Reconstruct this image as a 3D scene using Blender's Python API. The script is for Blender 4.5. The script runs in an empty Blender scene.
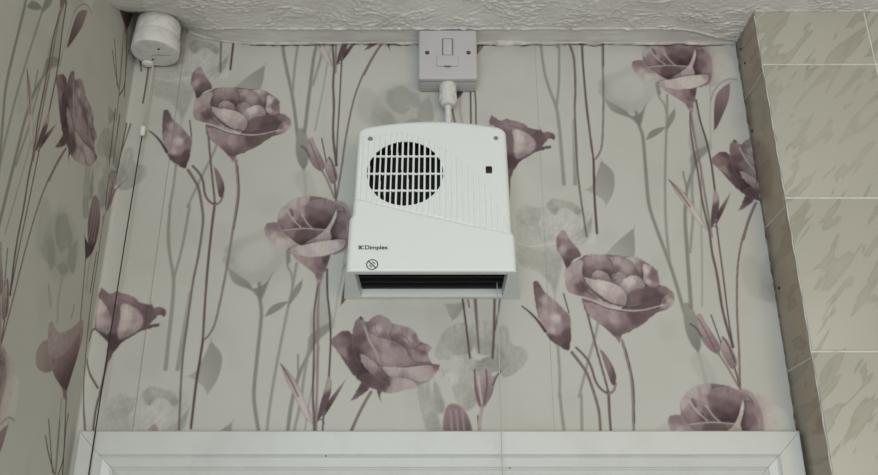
import bpy, bmesh, math, random
import numpy as np
from mathutils import Vector, Matrix

# ------------------------------------------------------------------ camera
W_PX, H_PX, F_PX = 878, 475, 836.0
PITCH = math.radians(22.0)
CAM_D, CAM_Z = 1.066, 1.93            # metres in front of the papered wall, height
scene = bpy.context.scene
C = scene.collection
cam_data = bpy.data.cameras.new('camera')
cam_data.sensor_width = 36.0
cam_data.lens = F_PX / W_PX * 36.0
cam_data.clip_start = 0.02
cam = bpy.data.objects.new('camera', cam_data)
cam.location = (0, -CAM_D, CAM_Z)
cam.rotation_euler = (math.pi/2 + PITCH, 0, 0)
C.objects.link(cam)
scene.camera = cam

# ------------------------------------------------------------------ light
world = bpy.data.worlds.new('world'); scene.world = world
world.use_nodes = True
bg = world.node_tree.nodes['Background']
bg.inputs[0].default_value = (0.93, 0.97, 1.0, 1)
bg.inputs[1].default_value = 0.34
XL0 = -0.456
def area(name, loc, target, sx, sy, energy, col):
    l = bpy.data.lights.new(name, 'AREA'); l.shape = 'RECTANGLE'
    l.size, l.size_y, l.energy, l.color = sx, sy, energy, col
    o = bpy.data.objects.new(name, l); o.location = loc
    d = Vector(target) - Vector(loc)
    o.rotation_euler = d.to_track_quat('-Z', 'Y').to_euler()
    C.objects.link(o)
area('window_daylight', (-0.20, -2.8, 1.75), (0, 0, 2.3), 1.3, 1.4, 28, (0.89, 0.985, 1.10))
area('warm_fill', (0.85, -2.4, 1.9), (XL0, -.1, 2.3), 0.9, 0.9, 12, (1.0, 0.74, 0.48))  # added warm fill to tint the left wall, not a known lamp
vs = scene.view_settings
vs.view_transform = 'Standard'; vs.look = 'None'; vs.exposure = 0.0; vs.gamma = 1.0
vs.use_curve_mapping = False

# ------------------------------------------------------------------ dimensions
XL, XR = -0.456, 0.450               # left wall, tiled pier
ZC = CAM_Z + 0.750                   # ceiling
PIER = 0.078                         # how far the tiled pier stands forward
DOOR_TOP = CAM_Z + 0.166
STRIP, HALF = 0.53, 0.265            # wallpaper width and half drop
XS = -0.385                          # seam
random.seed(4); rng = np.random.default_rng(7)

CP, SP = math.cos(PITCH), math.sin(PITCH)
def ray(px, py):
    a = (px - W_PX/2)/F_PX; b = (H_PX/2 - py)/F_PX
    return np.array([a, CP - b*SP, SP + b*CP])
def on_back(px, py, d=0.0):          # (x, height over camera) on a plane d in front of the papered wall
    r = ray(px, py); t = (CAM_D - d)/r[1]
    return r[0]*t, r[2]*t
def on_left(px, py):                 # the left wall, unrolled past the corner
    r = ray(px, py); t = XL/r[0]
    depth = CAM_D - r[1]*t
    return XL - depth, r[2]*t

# ------------------------------------------------------------------ materials
def lin(c):
    return tuple(((v/255)/12.92 if v/255 <= 0.04045 else ((v/255+0.055)/1.055)**2.4) for v in c)
def material(name, col, rough=0.5, spec=0.5, noise=None, bump=None, col2=None, metallic=0.0, coat=0.0):
    m = bpy.data.materials.new(name); m.use_nodes = True
    nt = m.node_tree; b = nt.nodes['Principled BSDF']
    b.inputs['Base Color'].default_value = (*col, 1); b.inputs['Roughness'].default_value = rough
    b.inputs['Specular IOR Level'].default_value = spec; b.inputs['Metallic'].default_value = metallic
    b.inputs['Coat Weight'].default_value = coat
    tc = nt.nodes.new('ShaderNodeTexCoord')
    if noise:
        n = nt.nodes.new('ShaderNodeTexNoise'); n.inputs['Scale'].default_value = noise[0]
        n.inputs['Detail'].default_value = 6
        nt.links.new(tc.outputs['Object'], n.inputs['Vector'])
        r = nt.nodes.new('ShaderNodeValToRGB')
        r.color_ramp.elements[0].position = noise[1]; r.color_ramp.elements[1].position = noise[2]
        r.color_ramp.elements[0].color = (*(col2 or col), 1); r.color_ramp.elements[1].color = (*col, 1)
        nt.links.new(n.outputs['Fac'], r.inputs['Fac']); nt.links.new(r.outputs['Color'], b.inputs['Base Color'])
    if bump:
        n2 = nt.nodes.new('ShaderNodeTexNoise'); n2.inputs['Scale'].default_value = bump[0]
        n2.inputs['Detail'].default_value = 4
        nt.links.new(tc.outputs['Object'], n2.inputs['Vector'])
        bp = nt.nodes.new('ShaderNodeBump'); bp.inputs['Strength'].default_value = bump[1]
        bp.inputs['Distance'].default_value = bump[2]
        nt.links.new(n2.outputs['Fac'], bp.inputs['Height']); nt.links.new(bp.outputs['Normal'], b.inputs['Normal'])
    return m

M = {}
M['plaster'] = material('plaster', (0.50, 0.49, 0.45), 0.8, 0.2, (9, .3, .7), (60, .3, .001), (0.44, 0.43, 0.40))
M['ceiling'] = material('ceiling_paint', (0.78, 0.78, 0.74), 0.55, 0.4, (14, .30, .62), (300, .25, .0006), (0.68, 0.67, 0.63))
M['caulk'] = material('caulk', (0.62, 0.62, 0.58), 0.6, 0.3, (40, .35, .6), (150, .5, .001), (0.42, 0.40, 0.36))
M['gloss_white'] = material('gloss_paint', (0.61, 0.65, 0.62), 0.32, 0.5, (22, .30, .55), (120, .12, .0006), (0.57, 0.60, 0.575))
M['heater'] = material('heater_plastic', (0.77, 0.835, 0.81), 0.38, 0.45, None, (900, .06, .0002))
M['black'] = material('black_plastic', (0.006, 0.006, 0.007), 0.5, 0.3)
M['slat'] = material('black_slat', (0.010, 0.010, 0.011), 0.6, 0.2)
M['ink'] = material('black_ink', (0.012, 0.013, 0.014), 0.6, 0.2)
M['neon'] = material('red_lens', (0.026, 0.002, 0.004), 0.3, 0.3, coat=0.2)
M['screw'] = material('screw_metal', (0.30, 0.30, 0.29), 0.45, 0.5, metallic=0.6)
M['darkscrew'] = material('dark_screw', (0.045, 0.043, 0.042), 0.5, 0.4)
M['spur'] = material('grey_plastic', (0.52, 0.515, 0.52), 0.40, 0.45, (30, .3, .6), None, (0.50, 0.495, 0.50))
M['gland'] = material('gland_plastic', (0.70, 0.71, 0.68), 0.45, 0.4, (120, .35, .6), (200, .2, .0006), (0.60, 0.61, 0.58))
M['switch'] = material('overpainted_plastic', (0.72, 0.73, 0.70), 0.5, 0.4, (70, .30, .52), (130, .6, .0022), (0.60, 0.60, 0.56))
M['cord_white'] = material('cord_white', (0.55, 0.53, 0.48), 0.8, 0.2)
M['cord_dark'] = material('cord_dark', (0.055, 0.045, 0.040), 0.8, 0.1)
M['bead'] = material('bead_plastic', (0.80, 0.79, 0.72), 0.35, 0.5)
M['grout'] = material('grout', (0.66, 0.66, 0.62), 0.7, 0.2, (80, .30, .5), (200, .3, .0006), (0.55, 0.54, 0.50))
M['floor'] = material('vinyl_floor', (0.55, 0.53, 0.49), 0.5, 0.4, (6, .3, .7), None, (0.48, 0.46, 0.42))

def tile_material(name, base, streak, strength, rough):
    m = bpy.data.materials.new(name); m.use_nodes = True
    nt = m.node_tree; b = nt.nodes['Principled BSDF']
    b.inputs['Roughness'].default_value = rough; b.inputs['Specular IOR Level'].default_value = 0.5
    tc = nt.nodes.new('ShaderNodeTexCoord')
    geo = nt.nodes.new('ShaderNodeNewGeometry')
    mp = nt.nodes.new('ShaderNodeMapping')
    mp.inputs['Rotation'].default_value = (0, math.radians(48), 0)
    mp2 = nt.nodes.new('ShaderNodeMapping'); mp2.inputs['Scale'].default_value = (15, 15, 70)
    nt.links.new(geo.outputs['Position'], mp.inputs['Vector'])
    nt.links.new(mp.outputs['Vector'], mp2.inputs['Vector'])
    n = nt.nodes.new('ShaderNodeTexNoise'); n.inputs['Scale'].default_value = 1.0
    n.inputs['Detail'].default_value = 2.0; n.inputs['Distortion'].default_value = 0.35
    nt.links.new(mp2.outputs['Vector'], n.inputs['Vector'])
    r = nt.nodes.new('ShaderNodeValToRGB')
    e = r.color_ramp.elements
    e[0].position = 0.535; e[0].color = (*base, 1)
    e[1].position = 0.565; e[1].color = (*streak, 1)
    x = r.color_ramp.elements.new(0.66); x.color = tuple(base[i]*.4+streak[i]*.6 for i in range(3)) + (1,)
    nt.links.new(n.outputs['Fac'], r.inputs['Fac'])
    # soft breaks in the veining
    n3 = nt.nodes.new('ShaderNodeTexNoise'); n3.inputs['Scale'].default_value = 9
    nt.links.new(geo.outputs['Position'], n3.inputs['Vector'])
    mr = nt.nodes.new('ShaderNodeMapRange'); mr.inputs[1].default_value = .40; mr.inputs[2].default_value = .58
    mr.inputs[3].default_value = 0.5*strength; mr.inputs[4].default_value = strength
    nt.links.new(n3.outputs['Fac'], mr.inputs[0])
    mx = nt.nodes.new('ShaderNodeMix'); mx.data_type = 'RGBA'
    mx.inputs[6].default_value = (*base, 1)
    nt.links.new(mr.outputs[0], mx.inputs[0]); nt.links.new(r.outputs['Color'], mx.inputs[7])
    nt.links.new(mx.outputs[2], b.inputs['Base Color'])
    n4 = nt.nodes.new('ShaderNodeTexNoise'); n4.inputs['Scale'].default_value = 22
    nt.links.new(geo.outputs['Position'], n4.inputs['Vector'])
    bp = nt.nodes.new('ShaderNodeBump'); bp.inputs['Strength'].default_value = .12; bp.inputs['Distance'].default_value = .002
    nt.links.new(n4.outputs['Fac'], bp.inputs['Height']); nt.links.new(bp.outputs['Normal'], b.inputs['Normal'])
    return m
M['tile'] = tile_material('cream_marbled_tile', (0.45, 0.445, 0.378), (0.335, 0.325, 0.258), 0.9, 0.42)
M['tile_side'] = tile_material('brown_marbled_tile', (0.37, 0.315, 0.24), (0.28, 0.235, 0.175), 0.8, 0.25)

# ------------------------------------------------------------------ helpers
def link(o, parent=None):
    C.objects.link(o)
    if parent is not None: o.parent = parent
    return o
def mesh_obj(name, bm, mat, parent=None, smooth=False):
    me = bpy.data.meshes.new(name); bm.normal_update(); bm.to_mesh(me); bm.free()
    me.materials.append(mat)
    if smooth: me.shade_smooth()
    return link(bpy.data.objects.new(name, me), parent)
def empty(name, loc, parent=None):
    o = bpy.data.objects.new(name, None); o.location = loc; o.empty_display_size = 0.02
    return link(o, parent)
def tag(o, label, cat):
    o['label'] = label; o['category'] = cat; return o
def structure(o, label, cat):
    o['kind'] = 'structure'; return tag(o, label, cat)
def box(bm, x0, x1, y0, y1, z0, z1, bev=0, seg=2):
    vs_ = [bm.verts.new((x, y, z)) for x in (x0, x1) for y in (y0, y1) for z in (z0, z1)]
    fs = [bm.faces.new([vs_[i] for i in q]) for q in
          ((0,1,3,2), (4,6,7,5), (0,4,5,1), (2,3,7,6), (0,2,6,4), (1,5,7,3))]
    if bev:
        es = list({e for f in fs for e in f.edges})
        bmesh.ops.bevel(bm, geom=es, offset=bev, segments=seg, affect='EDGES', profile=0.5)
def lathe(bm, prof, cx, cy, n=40):    # prof: list of (radius, z)
    rings = []
    for r, z in prof:
        if r <= 1e-6: rings.append([bm.verts.new((cx, cy, z))])
        else: rings.append([bm.verts.new((cx+r*math.cos(2*math.pi*i/n), cy+r*math.sin(2*math.pi*i/n), z)) for i in range(n)])
    for a, b in zip(rings[:-1], rings[1:]):
        for i in range(n):
            j = (i+1) % n
            q = [a[i % len(a)], a[j % len(a)], b[j % len(b)], b[i % len(b)]]
            q = list(dict.fromkeys(q))
            if len(q) > 2: bm.faces.new(q)
def tube(bm, pts, rad, n=8):
    rings = []
    P = [Vector(p) for p in pts]
    for i, p in enumerate(P):
        t = (P[min(i+1, len(P)-1)] - P[max(i-1, 0)]).normalized()
        a = t.orthogonal().normalized() if abs(t.x) > .9 else t.cross(Vector((1, 0, 0))).normalized()
        b = t.cross(a)
        r = rad[i] if isinstance(rad, (list, tuple)) else rad
        rings.append([bm.verts.new(p + a*r*math.cos(2*math.pi*k/n) + b*r*math.sin(2*math.pi*k/n)) for k in range(n)])
    for a, b in zip(rings[:-1], rings[1:]):
        for k in range(n): bm.faces.new((a[k], a[(k+1) % n], b[(k+1) % n], b[k]))
    bm.faces.new(rings[0]); bm.faces.new(rings[-1][::-1])
def grid_mesh(name, co, mat, colors=None, parent=None, smooth=True, flip=False):
    """co: (rows, cols, 3) array -> one quad grid mesh, optional linear colours per vertex"""
    R_, K_ = co.shape[:2]
    me = bpy.data.meshes.new(name)
    idx = np.arange(R_*K_).reshape(R_, K_)
    q = np.stack([idx[:-1, :-1], idx[:-1, 1:], idx[1:, 1:], idx[1:, :-1]], -1).reshape(-1, 4)
    if flip: q = q[:, ::-1]
    me.vertices.add(R_*K_); me.vertices.foreach_set('co', co.astype(np.float32).ravel())
    me.loops.add(q.size); me.loops.foreach_set('vertex_index', q.astype(np.int32).ravel())
    me.polygons.add(len(q)); me.polygons.foreach_set('loop_start', (np.arange(len(q))*4).astype(np.int32))
    me.update(calc_edges=True)
    if colors is not None:
        at = me.color_attributes.new('print', 'FLOAT_COLOR', 'POINT')
        ca = np.ones((R_*K_, 4), np.float32); ca[:, :3] = colors.reshape(-1, 3)
        at.data.foreach_set('color', ca.ravel())
    me.materials.append(mat)
    if smooth: me.shade_smooth()
    return link(bpy.data.objects.new(name, me), parent)
def vnoise(x, y, seed=0):             # smooth value noise on arrays
    r = np.random.default_rng(seed); T = r.random((256, 256))
    xi = np.floor(x).astype(int); yi = np.floor(y).astype(int)
    fx = x-xi; fy = y-yi; fx = fx*fx*(3-2*fx); fy = fy*fy*(3-2*fy)
    g = lambda a, b: T[a % 256, b % 256]
    return (g(xi, yi)*(1-fx)+g(xi+1, yi)*fx)*(1-fy)+(g(xi, yi+1)*(1-fx)+g(xi+1, yi+1)*fx)*fy
def sstep(a, b, x):
    t = np.clip((x-a)/(b-a), 0, 1); return t*t*(3-2*t)

# ------------------------------------------------------------------ the wallpaper print
RES = 0.0008
NC = int(round(STRIP/RES)); RES = STRIP/NC
PAPER = (178, 180, 174)
canvas = np.empty((NC, NC, 3)); canvas[:] = PAPER
uu = XS + (np.arange(NC)+.5)*RES; vv = (np.arange(NC)+.5)*RES
def spline(p, closed, n=6):
    p = np.asarray(p, float)
    if closed and len(p) < 60:         # keep pointed tips pointed
        q = []
        for i in range(len(p)):
            a, b = p[i-1]-p[i], p[(i+1) % len(p)]-p[i]
            c = (a@b)/(np.linalg.norm(a)*np.linalg.norm(b)+1e-12)
            q += [p[i], p[i]] if c > .25 else [p[i]]
        p = np.array(q)
    L = len(p); out = []
    rngi = range(L) if closed else range(L-1)
    for i in rngi:
        if closed: a, b, c, d = p[i-1], p[i], p[(i+1) % L], p[(i+2) % L]
        else: a, b, c, d = p[max(i-1, 0)], p[i], p[i+1], p[min(i+2, L-1)]
        for k in range(n):
            t = k/n
            out.append(.5*((2*b)+(-a+c)*t+(2*a-5*b+4*c-d)*t*t+(-a+3*b-3*c+d)*t**3))
    if not closed: out.append(p[-1])
    return np.array(out)
def topat(pts, surf):
    return np.array([(on_back if surf == 'B' else on_left)(*p) for p in pts])
def windows(P, pad):
    lo = P.min(0)-pad; hi = P.max(0)+pad
    for i in range(-3, 4):
        for j in range(-4, 5):
            s = np.array([i*STRIP, i*HALF+j*STRIP])
            a = lo+s; b = hi+s
            c0 = max(int((a[0]-XS)/RES)-1, 0); c1 = min(int((b[0]-XS)/RES)+2, NC)
            r0 = max(int(a[1]/RES)-1, 0); r1 = min(int(b[1]/RES)+2, NC)
            if c1 > c0 and r1 > r0:
                yield s, slice(r0, r1), slice(c0, c1)
def seg_dist(X, Y, P, closed):
    n = len(P); d = np.full(X.shape, 9.0); par = np.zeros(X.shape)
    last = n if closed else n-1
    for i in range(last):
        a = P[i]; b = P[(i+1) % n]; e = b-a; L = e@e+1e-14
        t = np.clip(((X-a[0])*e[0]+(Y-a[1])*e[1])/L, 0, 1)
        q = np.hypot(X-a[0]-t*e[0], Y-a[1]-t*e[1])
        m = q < d; d = np.where(m, q, d); par = np.where(m, (i+t)/last, par)
    return d, par
def inside(X, Y, P):
    ins = np.zeros(X.shape, bool); n = len(P)
    for i in range(n):
        a = P[i]; b = P[(i+1) % n]
        if a[1] == b[1]: continue
        c = ((a[1] > Y) != (b[1] > Y)) & (X < (b[0]-a[0])*(Y-a[1])/(b[1]-a[1])+a[0])
        ins ^= c
    return ins
def petal(pts, col, alpha=1.0, soft=1.1, g=None, rim=None, vein=0.0, surf='B'):
    """filled printed shape; g=(p0,p1,col1) blends col->col1 from p0 to p1; rim=(col,width mm,amount)"""
    P = spline(topat(pts, surf), True); s_ = soft*1e-3
    G = topat(g[:2], surf) if g else None
    for s, rr, cc in windows(P, s_+.001):
        X, Y = np.meshgrid(uu[cc]-s[0], vv[rr]-s[1])
        d, par = seg_dist(X, Y, P, True)
        sd = np.where(inside(X, Y, P), -d, d)
        cov = np.clip(.5-sd/s_, 0, 1)*alpha
        k = np.empty(X.shape+(3,)); k[:] = col
        if g:
            e = G[1]-G[0]; t = np.clip(((X-G[0][0])*e[0]+(Y-G[0][1])*e[1])/(e@e), 0, 1)
            t = (t*t*(3-2*t))[..., None]; k = k*(1-t)+np.array(g[2], float)*t
        if vein:
            k *= (1+vein*(vnoise(par*170+X*60, d*180+Y*25, 5)-.5))[..., None]
        if rim:
            w = (np.exp(-np.clip(-sd, 0, 1)/(rim[1]*1e-3))*rim[2])[..., None]
            k = k*(1-w)+np.array(rim[0], float)*w
        canvas[rr, cc] = canvas[rr, cc]*(1-cov[..., None])+k*cov[..., None]
mask = np.zeros((NC, NC))
RAMP = None
def shade(q, pts, ctrl, alpha=1.0, soft=1.1, halo=.30, base=False, surf='B', fray=.0007, ramp=None):
    """printed petal: points in a crop (origin x, y, scale), tones blended softly between (x, y, tone 0 dark .. 4 pale);
    halo is the printed darker crease beside a petal, kept inside the flower"""
    f = lambda a: [(q[0]+x/q[2], q[1]+y/q[2]) for x, y in a]
    P = spline(topat(f(pts), surf), True); s_ = soft*1e-3
    K = topat(f([c[:2] for c in ctrl]), surf)
    ramp = RAMP if ramp is None else ramp; halo *= .6
    tones = np.array([[np.interp(c[2], range(5), ramp[:, j]) for j in range(3)] for c in ctrl])
    hw = .0032
    for s, rr, cc in windows(P, s_+.009):
        X, Y = np.meshgrid(uu[cc]-s[0], vv[rr]-s[1])
        Xw = X+fray*(vnoise(X*260+7, Y*260, 21)-.5)*2; Yw = Y+fray*(vnoise(X*260, Y*260+9, 22)-.5)*2
        d, par = seg_dist(Xw, Yw, P, True)
        sd = np.where(inside(Xw, Yw, P), -d, d)
        cov = np.clip(.5-sd/s_, 0, 1)*alpha
        W = np.zeros(X.shape); k = np.zeros(X.shape+(3,))
        for p, t in zip(K, tones):
            w = 1/((X-p[0])**2+(Y-p[1])**2+7e-6)**1.9
            W += w; k += w[..., None]*t
        k /= W[..., None]
        cen = P.mean(0); ang = np.arctan2(Y-cen[1]+.05, X-cen[0])
        k *= (1+.10*(vnoise(ang*60, np.hypot(X-cen[0], Y-cen[1]+.05)*70, 23)-.5)+.07*(vnoise(X*330, Y*330, 24)-.5))[..., None]
        rim = (np.exp(-np.clip(-sd, 0, 1)/.0009)*.22)[..., None]
        k = k*(1-rim)+ramp[4]*rim if not (base or soft > 1.9) else k
        if base: mask[rr, cc] = np.maximum(mask[rr, cc], cov)
        elif halo:
            canvas[rr, cc] *= (1-halo*mask[rr, cc]*np.exp(-np.clip(sd, 0, 1)/hw))[..., None]
        canvas[rr, cc] = canvas[rr, cc]*(1-cov[..., None])+k*cov[..., None]
def line(q, pts, w, tone, alpha=.9, soft=1.0, w1=None):
    stem([(q[0]+x/q[2], q[1]+y/q[2]) for x, y in pts], w, tuple(np.interp(tone, range(5), RAMP[:, j]) for j in range(3)), alpha, soft, w1=w1)
def stem(pts, w, col, alpha=1.0, soft=1.0, col1=None, w1=None, surf='B', lit=None):
    """printed line of width w px (-> w1), blending to col1; lit=(col,amount): paler core beside a dark edge"""
    P = spline(topat(pts, surf), False, 5); s_ = soft*1e-3
    w0 = w*.00132; wE = (w if w1 is None else w1)*.00132
    for s, rr, cc in windows(P, max(w0, wE)+s_):
        X, Y = np.meshgrid(uu[cc]-s[0], vv[rr]-s[1])
        d, par = seg_dist(X, Y, P, False)
        hw = (w0+(wE-w0)*par)/2
        cov = np.clip(.5-(d-hw)/s_, 0, 1)*alpha*np.clip(hw*2/.0008, 0, 1)
        k = np.empty(X.shape+(3,)); k[:] = col
        if col1 is not None: k = k*(1-par[..., None])+np.array(col1, float)*par[..., None]
        if lit:
            w_ = (np.clip(1-d/np.maximum(hw, 1e-5), 0, 1)*lit[1])[..., None]
            k = k*(1-w_)+np.array(lit[0], float)*w_
        canvas[rr, cc] = canvas[rr, cc]*(1-cov[..., None])+k*cov[..., None]

GD, GM, GL, GP = (119, 121, 115), (138, 140, 134), (155, 157, 151), (168, 170, 164)
MK, MD, MM, ML, MP = (58, 45, 48), (90, 74, 77), (129, 113, 116), (160, 148, 148), (190, 184, 180)
ST, SD = (99, 84, 83), (76, 62, 62)
RAMP = np.array([MK, MD, MM, ML, MP], float)
GREY = np.array([GD, GM, GL, GP, (188, 189, 185)], float)

def ghosts():
    # pale ghost roses and leaves
    q = (508, 180, 3.96)
    gs = lambda p, c, soft=3.0, alpha=.9: shade(q, p, c, alpha, soft, 0, ramp=GREY)
    gs([(35,140),(80,115),(150,105),(215,85),(280,100),(330,140),(325,215),(290,260),(230,262),(215,330),(187,460),(165,410),(115,360),(45,330),(38,250)],
       [(60,150,2.6),(100,130,2.4),(50,220,3),(100,200,2.6),(150,170,3.5),(200,160,3.5),(250,150,3.4),(60,290,2.3),(100,320,2.1),(150,300,2.3),(192,330,1.9),(186,430,1.4),(200,240,3.5),(280,210,2.8),(170,220,3.6),(240,190,3.7),(130,245,3.2)], 4, .85)
    gs([(30,140),(60,100),(110,108),(128,150),(95,182),(48,172)], [(50,140,3),(100,120,2.6),(105,165,1.7),(60,165,2.2)], 3, .7)
    gs([(135,190),(150,150),(200,140),(245,165),(240,215),(190,235),(140,240)], [(150,200,3.2),(200,160,3.7),(225,200,3.6),(150,232,2.4)], 4, .7)
    gs([(150,100),(180,75),(215,80),(260,92),(290,122),(275,138),(235,112),(205,112),(185,137)], [(162,104,2),(186,130,1.1),(215,92,2.6),(280,130,1.1),(250,100,2.2)], 2.2)
    gs([(255,222),(300,190),(332,140),(328,205),(295,232)], [(300,202,1.7),(326,165,1.4),(270,222,2.7)], 2)
    gs([(318,250),(335,215),(350,200),(345,250)], [(330,240,4),(345,215,4)], 3, .8)
    stem([(519,243.5),(531,246.5),(541,245.5),(556,243)], 1.6, (190,191,185), .7, 2)
    petal([(604,256),(618,241),(634,228),(634,257),(620,257)], GL, .95, 1.8, g=((606,255),(634,240),GM))
    petal([(211,341),(222,356),(218,378),(207,395),(203,386),(188,376),(198,368)], GL, .95, 1.6, g=((188,376),(220,360),GM), rim=(GM, 2, .3))
    # carnation ghost
    petal([(599,84),(604,76),(618,72),(630,66),(645,66),(655,76),(660,84),(654,96),(646,106),(636,113),(624,112),(610,106),(603,98)], GP, .7, 6, g=((650,70),(615,108),GL))
    petal([(604,98),(614,104),(626,111),(632,116),(641,112),(646,104),(644,112),(641,124),(637,124),(630,118),(612,111)], GM, .95, 3, g=((606,100),(637,118),GD))
    petal([(612,86),(622,78),(636,76),(644,86),(640,98),(626,102),(614,98)], (184,185,181), .6, 10)
    petal([(598,92),(603,88),(609,92),(604,97)], GL, .7, 3); petal([(597,83),(604,80),(610,84),(602,87)], GL, .6, 3)
    stem([(636,112),(639,125),(643,139),(646,175),(649,205),(657,230),(669,262),(677,287),(684,312)], 3.6, GD, .85, 2)
    stem([(667,95),(667,118),(666,139),(665,185),(666,225),(669.5,260)], 2.8, GM, .95, 2)
    stem([(656,84),(659,97),(664,104),(667,115)], 2.4, GM, .9, 1.6)
    petal([(656,84),(659,86),(661,94),(658,95)], GD, .8, 1.6)
    petal([(646,140),(650,132),(658,128),(666,127),(660,133),(652,138)], GD, .85, 1.6)
    petal([(675,108),(675,117),(670,126),(666,131),(668,118)], GD, .8, 1.8)
    petal([(683,306),(688,303),(694,311),(699,326),(701,345),(698,352),(691,344),(685,328)], GM, .95, 2, g=((686,306),(697,350),GD))
    stem([(697,348),(701,362),(706,382)], 3.4, GD, .9, 1.8)
    petal([(690,360),(702,352),(716,376),(714,384),(704,384)], GP, .8, 4)
    # ghost leaf cluster with thick stems
    petal([(688,141),(692,120),(689,100),(696,104),(702,130),(712,146),(704,156),(694,166)], GP, .9, 3, g=((692,105),(700,160),GL))
    petal([(690,158),(697,150),(708,145),(706,153),(698,160),(692,168)], GD, .7, 3)
    stem([(697,160),(691,176),(687,190),(685,215),(687,250),(691,307)], 3.2, GD, .85, 2, w1=4)
    stem([(683,172),(685,182),(687,190)], 2, GD, .8, 1.6)
    stem([(692,165),(692,190),(693,215),(690,252)], 3.0, GM, .9, 2)
    stem([(701,165),(701,215),(702,260),(702,306)], 1.6, GM, .8, 1.6)
    petal([(690,212),(697,212),(707,224),(710,231),(700,224)], GL, .8, 2)
    # grey forked stem left of the mauve one
    stem([(541,46),(544,70),(549,88),(556,107),(559,125),(562,160),(564,184)], 3.0, GM, .95, 1.6, w1=4.2)
    stem([(559,46),(559,80),(556.5,107)], 2.8, GM, .95, 1.6)
    stem([(574,120),(574.5,150),(575,184)], 4.2, GL, .95, 1.6, col1=GM)
    stem([(178,150),(176,166),(173,190),(169.5,207)], 2.8, GM, .9, 1.8)
    stem([(222,128),(214,152),(201,178),(187.5,207)], 2.8, GM, .9, 1.8)
    # ghost rose under the heater
    q = (380, 300, 3.394)
    gs = lambda p, c, soft=2.6, alpha=.92: shade(q, p, c, alpha, soft, 0, ramp=GREY)
    gs([(185,190),(215,110),(260,80),(300,85),(320,150),(290,190),(240,202)], [(215,140,2.3),(262,100,2.5),(305,160,1),(230,185,2.8),(262,165,1.6)])
    gs([(310,85),(380,75),(402,150),(390,182),(330,177)], [(350,105,3.2),(372,162,1.5),(330,150,1.6),(395,130,2.6)], 3.5)
    gs([(400,100),(430,90),(450,150),(490,162),(500,200),(470,240),(420,262),(393,220),(400,150)], [(420,115,2.5),(470,185,2.1),(430,235,1.8),(408,190,1),(492,190,2.1),(440,170,2.3)], 2)
    gs([(195,235),(280,230),(330,245),(310,290),(240,292)], [(235,255,3.8),(300,272,2.6),(220,245,3)])
    gs([(240,190),(300,185),(330,205),(390,185),(440,205),(420,237),(350,247),(280,234)], [(300,205,2.6),(350,215,.8),(400,215,1.1),(268,205,3.4),(425,220,1.6)])
    gs([(250,290),(310,290),(332,340),(290,377),(255,330)], [(275,315,2.4),(305,352,1.6),(265,345,2.6)], 3)
    gs([(125,285),(165,275),(185,340),(207,450),(160,450)], [(145,315,2.2),(182,400,1.6),(165,285,2.7),(160,370,2.5)], 3)
    gs([(182,268),(200,300),(222,370),(195,382),(182,320)], [(195,300,1.8),(208,362,1.2)], 2.4)
    gs([(220,15),(290,8),(270,50),(245,70)], [(240,30,1.9),(256,52,1.2)], 2)
    # ghost rose over the heater (its lower petals read best on the left wall)
    petal([(372,112),(378,97),(388,90),(404,88),(420,96),(422,110),(418,126),(374,127)], GP, .75, 6)
    petal([(388,90),(394,93),(393,101),(400,108),(412,106),(404,114),(392,110),(386,100)], GM, .8, 4)
    petal([(408,92),(418,94),(420,106),(412,106)], GM, .7, 4)
    petal([(372,112),(382,106),(392,114),(400,126),(376,127)], GL, .8, 4)
    petal([(45,240),(53,242),(54,262),(50,270),(47,258)], GM, .8, 4, surf='L')
    petal([(77,240),(70,248),(67,264),(73,273),(76,258)], GM, .8, 4, surf='L')
    petal([(58,216),(66,214),(69,230),(66,242),(60,244),(56,232)], GM, .7, 4, surf='L')
    petal([(57,266),(63,262),(68,268),(66,274),(60,274)], GM, .8, 3, surf='L')
    petal([(44,232),(60,205),(76,228),(78,262),(60,282),(46,268)], GL, .35, 9, surf='L')
    stem([(48,285),(50,305),(50,302)], 2.5, GM, .7, 2, surf='L')
    stem([(62,276),(58,300),(57,322)], 4, GL, .8, 3, surf='L')
    # pale wash right of rose B, and flecks of faded leaf
    petal([(708,62),(720,52),(733,58),(737,78),(722,82),(712,86)], (190,191,185), .8, 4, rim=(GL, 2, .6))
    petal([(745,255),(760,262),(772,285),(764,300),(748,292),(741,272)], GL, .45, 9)

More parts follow.
